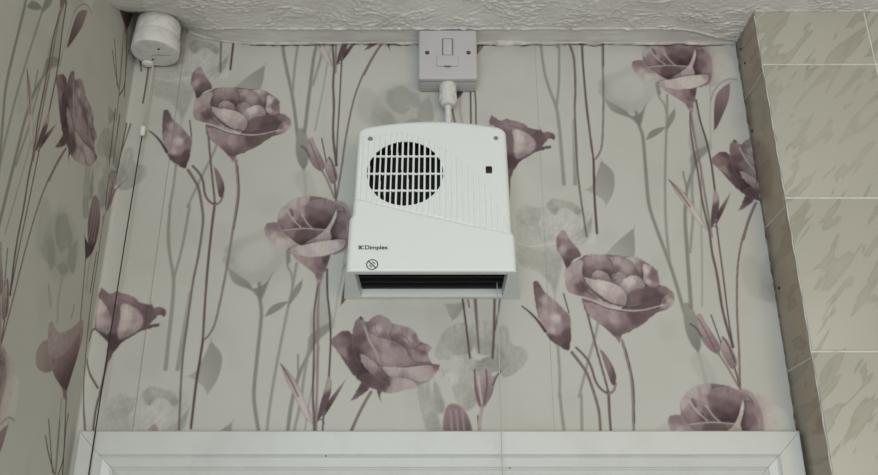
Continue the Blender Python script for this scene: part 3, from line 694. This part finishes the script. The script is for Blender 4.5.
# ------------------------------------------------------------------ tiled pier on the right
pier = slab('wall_right', XR+.0010, 2.0, -PIER+.0002, .0006, 0, ZC+.03, M['grout'])
structure(pier, 'cream marbled tiled pier with a brown return at the right', 'wall')
def tile_mesh(name, sx, sz, th, mat, bev=.0011):
    bm = bmesh.new(); box(bm, 0, sx, -th, 0, 0, sz, bev, 2); me = bpy.data.meshes.new(name); bm.to_mesh(me); bm.free()
    me.materials.append(mat); me.shade_smooth(); return me
G = .0024; TW, TP = .156, .2042
tops = [ZC-.0025, CAM_Z+.659-G/2]
while tops[-1] > TP: tops.append(tops[-1]-TP)
cache = {}
for r in range(len(tops)):
    z1 = tops[r]; z0 = (tops[r+1]+G) if r+1 < len(tops) else .002
    if r == 0: z0 = CAM_Z+.659+G/2
    for c in range(5):
        x0 = XR+.0005+c*(TW+G) ; key = (round(z1-z0, 4), 0)
        if key not in cache: cache[key] = tile_mesh('tile', TW, z1-z0, .0075, M['tile'])
        o = bpy.data.objects.new('tile', cache[key]); o.location = (x0, -PIER+.0065+random.uniform(-.0003, .0003), z0)
        o.rotation_euler = (random.uniform(-.002, .002), 0, random.uniform(-.002, .002)); link(o, pier)
rt = [ZC-.002]+[CAM_Z+h for h in (.6505, .4455, .2445, .042)]
while rt[-1] > .21: rt.append(rt[-1]-.2035)
for r in range(len(rt)):
    z1 = rt[r]-(G/2 if r else 0); z0 = (rt[r+1]+G/2) if r+1 < len(rt) else .002
    key = (round(z1-z0, 4), 1)
    if key not in cache: cache[key] = tile_mesh('tile', PIER-.0075, z1-z0, .007, M['tile_side'], .0010)
    o = bpy.data.objects.new('tile', cache[key])
    o.rotation_euler = (random.uniform(-.002, .002), 0, -math.pi/2)      # face towards -x
    o.location = (XR+.007, -.0008, z0); link(o, pier)
bm = bmesh.new()
pts = [(XR+.0006+.0005*math.sin(i*1.7), -PIER+.0010+.0005*math.cos(i*2.3), CAM_Z-.4+i*.012) for i in range(96)]
tube(bm, [p for p in pts if p[2] < ZC-.003], .0010, 7); mesh_obj('edge_grout', bm, M['grout'], pier, True)
bm = bmesh.new(); pts, rad = [], []
for i in range(150):
    z = DOOR_TOP+.002+(ZC-DOOR_TOP-.004)*i/149; v = float(vnoise(np.array([z*70]), np.array([2.]), 51)[0])
    pts.append((XR-.0004, -.001, z)); rad.append(.0004+.0012*v*v)
tube(bm, pts, rad, 6); mesh_obj('corner_filler', bm, material('dirty_filler', (.30, .28, .24), .8, .1, (90, .4, .6), None, (.08, .07, .06)), pier, True)
bm = bmesh.new(); pts, rad = [], []
for i in range(140):
    x = XR+.001+.75*i/139; v = float(vnoise(np.array([x*60]), np.array([6.]), 61)[0])
    pts.append((x, -PIER-.0008, ZC-.0015)); rad.append(.0012+.0022*v)
tube(bm, pts, rad, 7); mesh_obj('top_caulk', bm, M['caulk'], pier, True)
bm = bmesh.new()                                                       # little drilled holes in the brown return
for (px, py) in ((741, 49), (745, 63), (752, 131), (779, 288)):
    r = ray(px, py); t = (XR-.0001)/r[0]; p = Vector((r[0]*t, -CAM_D+r[1]*t, CAM_Z+r[2]*t))
    m4 = Matrix.Translation(p) @ Matrix.Rotation(math.pi/2, 4, 'Y')
    bmesh.ops.create_cone(bm, cap_ends=True, segments=10, radius1=.0021, radius2=.0021, depth=.0008, matrix=m4)
mesh_obj('drill_mark', bm, M['ink'], pier)

# ------------------------------------------------------------------ door frame under the paper
AX0, AX1 = -.4455, .4465
trim = empty('trim_1', (0, 0, 0)); structure(trim, 'white gloss moulded architrave round the doorway', 'door frame')
PROF = [(0, .0008), (0, .0150), (.0015, .0165), (.0285, .0170), (.0300, .0150), (.0312, .0135), (.0330, .0150), (.0430, .0122),
        (.0440, .0105), (.0455, .0095), (.0475, .0120), (.0510, .0128), (.0545, .0112), (.0660, .0095), (.0680, .0075), (.0680, .0008)]
def moulding(name, path_fn, ends):
    bm = bmesh.new(); a = []; b = []
    for off, th in PROF:
        p, q = path_fn(off); a.append(bm.verts.new((p[0], -th, p[1]))); b.append(bm.verts.new((q[0], -th, q[1])))
    n = len(a)
    for i in range(n-1): bm.faces.new((a[i], a[i+1], b[i+1], b[i]))
    bm.faces.new(a[::-1]); bm.faces.new(b)
    bmesh.ops.recalc_face_normals(bm, faces=bm.faces)
    return mesh_obj(name, bm, M['gloss_white'], trim)
g_ = .00025
moulding('head_board', lambda o: ((AX0+o+g_, DOOR_TOP-o), (AX1-o-g_, DOOR_TOP-o)), 0)
moulding('side_board', lambda o: ((AX0+o, DOOR_TOP-o-g_), (AX0+o, 0.001)), 0)
moulding('side_board', lambda o: ((AX1-o, DOOR_TOP-o-g_), (AX1-o, 0.001)), 0)
door = empty('door_1', (0, 0, 0)); structure(door, 'white painted door inside the architrave, almost wholly below the picture', 'door')
bm = bmesh.new(); box(bm, AX0+.060, AX1-.060, -.0045, -.0008, .005, DOOR_TOP-.060, .001); mesh_obj('door_leaf', bm, M['gloss_white'], door)
for z0, z1 in ((1.05, 1.93), (.15, .95)):
    for x0, x1 in ((AX0+.15, -.04), (.04, AX1-.15)):
        bm = bmesh.new(); box(bm, x0, x1, -.0075, -.0045, z0, z1, .002); mesh_obj('door_panel', bm, M['gloss_white'], door)
# specks of dirt on the head board
bm = bmesh.new()
for px, py in ((326, 456), (510, 468)):
    x, h = on_back(px, py, .0165)
    bmesh.ops.create_icosphere(bm, subdivisions=1, radius=.0010, matrix=Matrix.Translation((x, -.0168, CAM_Z+h)))
mesh_obj('paint_speck', bm, M['darkscrew'], trim)

# ------------------------------------------------------------------ fan heater
HX, HZ = -.0095, CAM_Z+.342
heater = tag(empty('fan_heater', (HX, 0, HZ)), 'white plastic downflow fan heater with round grille on the papered wall', 'heater')
H_TOP, D_TOP, D_BOT = .2285, .080, .110
def hpx(px, py):                       # photo pixel -> (x, z) on the heater's sloping face
    r = ray(px, py); k = (D_BOT-D_TOP)/H_TOP
    # plane: depth = D_BOT - k*z ; y = -depth
    t = (CAM_D-D_BOT+k*(CAM_Z-HZ))/(r[1]-k*r[2]) if False else None
    # solve  -CAM_D + r1 t = -(D_BOT - k (CAM_Z + r2 t - HZ))
    t = (CAM_D-D_BOT+k*(CAM_Z-HZ))/(r[1]-k*r[2])
    return r[0]*t-HX, CAM_Z+r[2]*t-HZ
def ztop(s):
    a = np.abs(s)
    z = H_TOP-.0125*a**2.0
    c = np.clip((a-.88)/.12, 0, 1)
    return z-.0125*(1-np.sqrt(np.clip(1-c*c, 0, 1)))
def halfwidth(z, side):                # the lower part is a little wider than the upper
    zn = np.where(side < 0, hpx(348, 217)[1], hpx(513, 233)[1])
    return .1045-.0035*sstep(zn-.004, zn+.006, z)-.0015*(z/H_TOP)
nS, nT = 316, 336
S, T = np.meshgrid(np.linspace(-1, 1, nS), np.linspace(0, 1, nT))
Zg = T*ztop(S); Xg = S*halfwidth(Zg, S)
step_px = [hpx(*p) for p in ((340,196),(356,199),(407,211.5),(458,223),(508,233),(522,236))]
zstep = np.interp(Xg, [p[0] for p in step_px], [p[1] for p in step_px])
base = D_BOT-(D_BOT-D_TOP)*Zg/H_TOP
base = base-.0016*sstep(-.0015, .0015, Zg-zstep)
# ribbed swoosh
poly = spline([hpx(*p) for p in ((352,152),(361,137.5),(380,134),(405,132.5),(430,140),(450,150),(463,160),(481,177),(493,196),(503,214),(509,231),(484,228),(458,221),(407,209.5),(376,203),(349,198))], True, 6)
dpoly, _ = seg_dist(Xg, Zg, poly, True); rib_in = inside(Xg, Zg, poly)
PITCH_R = .00725; gx0 = hpx(405, 173)[0]
ph = np.mod((Xg-gx0)/PITCH_R, 1.0)                       # bars centred on ph = 0.5
amt = np.where(rib_in, np.clip(dpoly/.0012, 0, 1), 0)
base = base+amt*(.0011*(sstep(.10, .30, np.abs(ph-.0)*1.0)*sstep(.10, .30, 1-ph))-.0002)
# rounded rim
dz = np.minimum(ztop(S)-Zg, 99); ex = halfwidth(Zg, S)-np.abs(Xg)
R_ = .0075; ed = np.minimum(np.minimum(ex, dz), R_); base = base-R_*(1-np.sqrt(np.clip(1-(1-ed/R_)**2, 0, 1)))
eb = np.minimum(Zg, .003); base = base-.003*(1-np.sqrt(np.clip(1-(1-eb/.003)**2, 0, 1)))
co = np.stack([Xg, -base, Zg], -1)
# slots of the round grille
gc = np.array(hpx(405, 173)); rx = abs(hpx(443.3, 173)[0]-gc[0]); rz = (hpx(405, 141)[1]-hpx(405, 205)[1])/2
gc[1] = (hpx(405, 141)[1]+hpx(405, 205)[1])/2
cxm = (Xg[:-1, :-1]+Xg[1:, 1:])/2; czm = (Zg[:-1, :-1]+Zg[1:, 1:])/2
phm = np.mod((cxm-gx0)/PITCH_R, 1.0)
slot = (np.minimum(phm, 1-phm) < .345) & (((cxm-gc[0])/rx)**2+((czm-gc[1])/rz)**2 < 1)
for py in (155.8, 173.2, 190.0):
    zb = hpx(405, py)[1]; slot &= np.abs(czm-zb) > .00145
idx = np.arange(nS*nT).reshape(nT, nS)
keep = ~slot
q = np.stack([idx[:-1, :-1], idx[:-1, 1:], idx[1:, 1:], idx[1:, :-1]], -1)[keep]
bm = bmesh.new()
verts = [bm.verts.new(v) for v in co.reshape(-1, 3)]
for f in q.tolist(): bm.faces.new([verts[i] for i in f])
# inner walls of the slots
rim_ids = set(idx[0].tolist()+idx[-1].tolist()+idx[:, 0].tolist()+idx[:, -1].tolist())
bm.verts.index_update()
hole_edges = [e for e in bm.edges if len(e.link_faces) == 1 and not (e.verts[0].index in rim_ids and e.verts[1].index in rim_ids)]
ret = bmesh.ops.extrude_edge_only(bm, edges=hole_edges)
for v in ret['geom']:
    if isinstance(v, bmesh.types.BMVert): v.co.y += .0012
loose = [v for v in bm.verts if not v.link_faces]
bmesh.ops.delete(bm, geom=loose, context='VERTS')
# sides and top running back to the wall
ring = [idx[i, 0] for i in range(nT)]+[idx[-1, j] for j in range(1, nS)]+[idx[i, -1] for i in range(nT-2, -1, -1)]
fr = [verts[i] for i in ring]
def back_of(v):
    x, z = v.co.x, v.co.z
    return (x*(1.125-.085*min(1, z/H_TOP)), z*1.012)
levels = []
for frac in (.55, 1.0):
    row = []
    for v in fr:
        bx_, bz = back_of(v)
        row.append(bm.verts.new((v.co.x+(bx_-v.co.x)*frac**1.2, v.co.y*(1-frac)-.0009*frac, v.co.z+(bz-v.co.z)*frac)))
    levels.append(row)
prev = fr
for row in levels:
    for i in range(len(fr)-1): bm.faces.new((prev[i], row[i], row[i+1], prev[i+1]))
    prev = row
# underside frame with the outlet opening
OX, OF, OB = .0940, .0985, .010
yf = -(D_BOT-.003)
outer = [(-.1045, yf), (.1045, yf), (.1172, -.0009), (-.1172, -.0009)]
inner = [(-OX, -OF), (OX, -OF), (OX, -OB), (-OX, -OB)]
vo = [bm.verts.new((x, y, 0)) for x, y in outer]; vi = [bm.verts.new((x, y, 0)) for x, y in inner]
vu = [bm.verts.new((x*.985, y+(0.001 if k < 2 else 0), .0110)) for k, (x, y) in enumerate(inner)]
for k in range(4):
    j = (k+1) % 4
    bm.faces.new((vo[k], vi[k], vi[j], vo[j])); bm.faces.new((vi[k], vu[k], vu[j], vi[j]))
bmesh.ops.recalc_face_normals(bm, faces=bm.faces)
casing = mesh_obj('casing', bm, M['heater'], heater, True)
sm = casing.data
try: sm.set_sharp_from_angle(angle=math.radians(38))
except Exception: pass
# black inside: fan chamber and outlet
bm = bmesh.new(); n = 48
fy = -(D_BOT-(D_BOT-D_TOP)*gc[1]/H_TOP)+.014
for k in range(1):
    ring1 = [bm.verts.new((gc[0]+(rx+.004)*math.cos(2*math.pi*i/n), fy-.0085+.13*((rz+.004)*math.sin(2*math.pi*i/n)), gc[1]+(rz+.004)*math.sin(2*math.pi*i/n))) for i in range(n)]
    ring2 = [bm.verts.new((v.co.x*.98+gc[0]*.02, v.co.y+.012, v.co.z)) for v in ring1]
    for i in range(n): bm.faces.new((ring1[i], ring1[(i+1) % n], ring2[(i+1) % n], ring2[i]))
    bm.faces.new(ring2)
mesh_obj('fan_chamber', bm, M['black'], heater)
bm = bmesh.new(); box(bm, -OX+.002, OX-.002, -OF+.0015, -OB-.0005, .0112, .040); mesh_obj('outlet_chamber', bm, M['black'], heater)
for k in range(4):
    y = -.088+k*.020
    bm = bmesh.new(); box(bm, -OX+.002, OX-.002, y-.0008, y+.0008, .0075, .0111); mesh_obj('outlet_slat', bm, M['slat'], heater)
# shallow lip that closes the outlet towards the wall
bm = bmesh.new(); box(bm, -OX+.001, OX-.001, -OB-.0016, -OB-.0002, .0003, .0108, .0004); mesh_obj('outlet_lip', bm, M['heater'], heater)
def face_y(z): return -(D_BOT-(D_BOT-D_TOP)*z/H_TOP)
tilt = math.atan((D_BOT-D_TOP)/H_TOP)
for px, py in ((370.3, 138.5), (496, 137.5)):
    x, z = hpx(px, py); bm = bmesh.new()
    m4 = Matrix.Translation((x, face_y(z)+(.0004 if px < 400 else .0014), z)) @ Matrix.Rotation(math.pi/2-tilt, 4, 'X')
    bmesh.ops.create_cone(bm, cap_ends=True, segments=20, radius1=.0034, radius2=.0028, depth=.0012, matrix=m4)
    s_ = mesh_obj('screw', bm, M['screw'], heater)
x, z = hpx(489, 169.5)
bm = bmesh.new(); box(bm, x-.0043, x+.0043, face_y(z)+.0002, face_y(z)+.006, z-.0056, z+.0056, .0016, 3)
mesh_obj('indicator_lamp', bm, M['neon'], heater, True)['label'] = 'small dark red indicator lens'

def flat_print(name, bm, x, z, parent, label=None):
    """lay a mesh drawn in local XZ on the sloping face"""
    me = bpy.data.meshes.new(name); bm.to_mesh(me); bm.free(); me.materials.append(M['ink'])
    o = bpy.data.objects.new(name, me); o.location = (x, face_y(z)-.0003, z); o.rotation_euler = (-tilt, 0, 0)
    link(o, parent)
    if label: o['label'] = label
    return o
def text_bm(s, size, bold, sx=1.0):
    cu = bpy.data.curves.new('t', 'FONT'); cu.body = s; cu.size = size; cu.offset = bold; cu.extrude = .0001
    t = bpy.data.objects.new('t', cu); C.objects.link(t)
    dg = bpy.context.evaluated_depsgraph_get()
    me = bpy.data.meshes.new_from_object(t.evaluated_get(dg))
    bpy.data.objects.remove(t); bm = bmesh.new(); bm.from_mesh(me)
    bm.transform(Matrix.Diagonal((sx, 1, 1, 1))); bm.transform(Matrix.Rotation(math.pi/2, 4, 'X'))
    return bm
def ring_bm(bm, cx, cz, r0, r1, a0=0, a1=2*math.pi, n=40, y=0):
    P = []
    for i in range(n+1):
        a = a0+(a1-a0)*i/n; P.append((bm.verts.new((cx+r0*math.cos(a), y, cz+r0*math.sin(a))), bm.verts.new((cx+r1*math.cos(a), y, cz+r1*math.sin(a)))))
    for (a, b), (c, d) in zip(P[:-1], P[1:]): bm.faces.new((a, c, d, b))
def bar_bm(bm, x0, z0, x1, z1, w, y=0):
    d = Vector((x1-x0, 0, z1-z0)).normalized(); nrm = Vector((-d.z, 0, d.x))*w/2
    a, b = Vector((x0, y, z0)), Vector((x1, y, z1))
    bm.faces.new([bm.verts.new(v) for v in (a-nrm, b-nrm, b+nrm, a+nrm)])
lx, lz = hpx(364.6, 249.3); rx_, _ = hpx(387.8, 249.3)
tb = text_bm('Dimplex', .0075, .00014, 1.0)
wtxt = max(v.co.x for v in tb.verts)-min(v.co.x for v in tb.verts)
tb.transform(Matrix.Diagonal(((rx_-lx)/wtxt, 1, 1, 1)))
flat_print('lettering', tb, lx, lz, heater, 'black brand lettering')
bm = bmesh.new(); ex0, ez0 = hpx(358.6, 249.3); ew = lx-.0005-ex0
bar_bm(bm, .0006, 0, .0006, .0052, .0013); bar_bm(bm, .0022, 0, .0022, .0052, .0009)
bar_bm(bm, 0, .0003, .0026, .0003, .0007); bar_bm(bm, 0, .0049, .0026, .0049, .0007)
ring_bm(bm, .0052, .0026, .0017, .0027, math.radians(45), math.radians(315), 20)
flat_print('emblem', bm, ex0, ez0, heater, 'black emblem before the lettering')
sx_, sz_ = hpx(372.2, 264.6); rr_ = abs(hpx(378.2, 264.6)[0]-sx_)
bm = bmesh.new(); ring_bm(bm, 0, 0, rr_*.84, rr_); bar_bm(bm, -rr_*.62, rr_*.62, rr_*.62, -rr_*.62, .0013)
bar_bm(bm, -rr_*.45, rr_*.1, -rr_*.1, -rr_*.5, .0007, -.0001); bar_bm(bm, rr_*.05, rr_*.55, rr_*.5, rr_*.05, .0009, -.0001)
bar_bm(bm, -rr_*.05, rr_*.3, rr_*.35, rr_*.35, .0006, -.0001); bar_bm(bm, -rr_*.5, -rr_*.25, rr_*.1, -rr_*.45, .0006, -.0001)
flat_print('warning_symbol', bm, sx_, sz_, heater, 'round crossed-out do-not-cover symbol')
# pull cord of the heater and its cable
bm = bmesh.new(); px_, _ = on_back(497.5, 301, .035)
tube(bm, [(px_-HX, -.034, .016), (px_-HX+.0003, -.034, -.1), (px_-HX, -.034, -.40), (px_-HX+.0002, -.034, -.80)], .00065, 6)
mesh_obj('pull_cord', bm, material('thin_cord', (.50, .49, .46), .7, .2), heater, True)

# ------------------------------------------------------------------ fused spur switch over the heater
SX, SZ0, SZ1 = .0128, CAM_Z+.661, CAM_Z+.7455
spur = tag(empty('fused_spur_switch', (SX, 0, SZ0)), 'square grey plastic spur switch box fixed under the ceiling above the heater', 'switch')
hgt = SZ1-SZ0; hw = .0425
bm = bmesh.new(); box(bm, -hw+.0008, hw-.0008, -.0285, -.0009, .0008, hgt-.0008, .003, 3); mesh_obj('mounting_box', bm, M['spur'], spur, True)
bm = bmesh.new(); box(bm, -hw, hw, -.0385, -.0288, 0, hgt, .0030, 4); mesh_obj('face_plate', bm, M['spur'], spur, True)
def spx(px, py):
    x, h = on_back(px, py, .0385); return x-SX, CAM_Z+h-SZ0
def plate(name, x0, y0, x1, y1, th, mat, bev):
    a = spx(x0, y1); b = spx(x1, y0)
    bm = bmesh.new(); box(bm, a[0], b[0], -.0386-th, -.0375, a[1], b[1], bev, 2); return mesh_obj(name, bm, mat, spur, True)
plate('rocker_shadow_gap', 442.0, 38.6, 453.2, 56.0, .0005, material('shadow_gap', (.20, .198, .20), .5, .3), .0003)
plate('rocker', 443.2, 39.6, 451.8, 55.4, .0018, M['spur'], .0006)
plate('fuse_carrier', 436.6, 55.8, 458.6, 66.6, .0022, M['spur'], .0010)
a = spx(447.6, 66.9); bm = bmesh.new()
P = [bm.verts.new((a[0]+.0060*math.cos(t), -.0412, a[1]+.0016*math.sin(t)+.0004)) for t in np.linspace(math.pi, 2*math.pi, 14)]
bm.faces.new(P); mesh_obj('thumb_notch', bm, M['darkscrew'], spur)
for px in (427.2, 468.6):
    a = spx(px, 52.6); bm = bmesh.new()
    bmesh.ops.create_cone(bm, cap_ends=True, segments=18, radius1=.0034, radius2=.0030, depth=.0010,
                          matrix=Matrix.Translation((a[0], -.0388, a[1])) @ Matrix.Rotation(math.pi/2, 4, 'X'))
    s_ = mesh_obj('screw', bm, M['darkscrew'], spur)
    bm = bmesh.new(); box(bm, a[0]-.0026, a[0]+.0026, -.0396, -.0391, a[1]-.0004, a[1]+.0004); mesh_obj('screw_slot', bm, M['screw'], s_)
gx, gy = on_back(448, 95, .020)[0]-SX, -.0200
bm = bmesh.new()
lathe(bm, [(0, .001), (.0122, .001), (.0126, -.001), (.0126, -.0130), (.0118, -.0138), (.0118, -.0150), (.0124, -.0158), (.0122, -.0270), (.0104, -.0330), (.0085, -.0345), (.0060, -.0347), (0, -.0347)], gx, gy, 28)
gl = mesh_obj('cable_gland', bm, M['gland'], spur, True); gl.data.set_sharp_from_angle(angle=math.radians(25))
bm = bmesh.new()
for i in range(14):
    a = 2*math.pi*i/14; m4 = Matrix.Translation((gx+.0124*math.cos(a), gy+.0124*math.sin(a), -.0215)) @ Matrix.Rotation(a, 4, 'Z')
    bmesh.ops.create_cube(bm, size=1, matrix=m4 @ Matrix.Diagonal((.0010, .0018, .0095, 1)))
mesh_obj('grip_rib', bm, M['gland'], gl)
bm = bmesh.new()
wx = SX+gx-HX
tube(bm, [(wx, gy, SZ0-HZ-.0335), (wx+.0002, gy+.0005, SZ0-HZ-.055), (wx+.0004, gy, .222)], .0050, 14)
mesh_obj('power_cable', bm, M['gland'], heater, True)

# ------------------------------------------------------------------ ceiling pull switch in the corner
PX, PY = -.4135, -.0385
PB = CAM_Z+.704
switch = tag(empty('ceiling_pull_switch', (PX, PY, PB)), 'round overpainted white ceiling pull switch in the left corner', 'switch')
ztopc = ZC+.006
Hs = ztopc-PB
bm = bmesh.new(); lathe(bm, [(0, Hs), (.0305, Hs), (.0312, Hs-.002), (.0318, Hs*.55), (.0310, Hs*.52), (0, Hs*.52)], 0, 0, 48); mesh_obj('mounting_base', bm, M['switch'], switch, True)
bm = bmesh.new(); lathe(bm, [(0, Hs*.525), (.0312, Hs*.525), (.0330, Hs*.46), (.0338, .0020), (.0332, .0006), (.0320, 0), (.0285, -.0002), (0, -.0002)], 0, 0, 48)
for v in bm.verts:
    a = math.atan2(v.co.y, v.co.x); v.co.x *= 1+.012*math.sin(3*a+1); v.co.y *= 1+.010*math.sin(2*a)
cap = mesh_obj('switch_cap', bm, M['switch'], switch, True); cap.data.set_sharp_from_angle(angle=math.radians(30))
for px, py in ((158.7, 49.0), (152.8, 59.2)):
    r = ray(px, py); t = (PB-CAM_Z)/r[2]; x, y = r[0]*t-PX, -CAM_D+r[1]*t-PY
    bm = bmesh.new(); bmesh.ops.create_cone(bm, cap_ends=True, segments=14, radius1=.0018, radius2=.0018, depth=.0008, matrix=Matrix.Translation((x, y, -.0002)))
    mesh_obj('screw_hole', bm, M['ink'], switch)
bm = bmesh.new(); box(bm, -.006, .022, .004, .0046, -.0003, .0002); mesh_obj('paint_crack', bm, M['darkscrew'], switch)
CX, CY = -.4235-PX, .0255
ARCH_Y = -.0205-PY
bm = bmesh.new(); lathe(bm, [(0, .002), (.0085, .002), (.0085, -.0005), (.0078, -.0016), (.0035, -.0030), (0, -.0030)], CX-.0085, CY+.0005, 24); mesh_obj('cord_nozzle', bm, M['bead'], switch, True)
zb = CAM_Z+on_back(143, 128, .023)[1]-PB
bm = bmesh.new(); tube(bm, [(CX, CY, -.003), (CX+.0004, CY-.0012, zb*.5), (CX, CY-.0022, zb)], .0012, 8); mesh_obj('upper_cord', bm, M['cord_white'], switch, True)
bm = bmesh.new(); lathe(bm, [(0, .0075), (.0026, .0075), (.0040, .0050), (.0042, .0015), (.0030, .0004), (.0040, -.0015), (.0036, -.0060), (.0018, -.0085), (0, -.0085)], CX, CY-.0022, 16)
for v in bm.verts: v.co.z += zb
mesh_obj('cord_connector', bm, M['bead'], switch, True)
bm = bmesh.new(); tube(bm, [(CX, CY-.0022, zb-.008), (CX-.0006, CY-.0045, zb-.18), (CX-.0004, ARCH_Y, DOOR_TOP-PB), (CX-.0003, ARCH_Y, zb-.72)], .00085, 7); mesh_obj('lower_cord', bm, M['cord_dark'], switch, True)
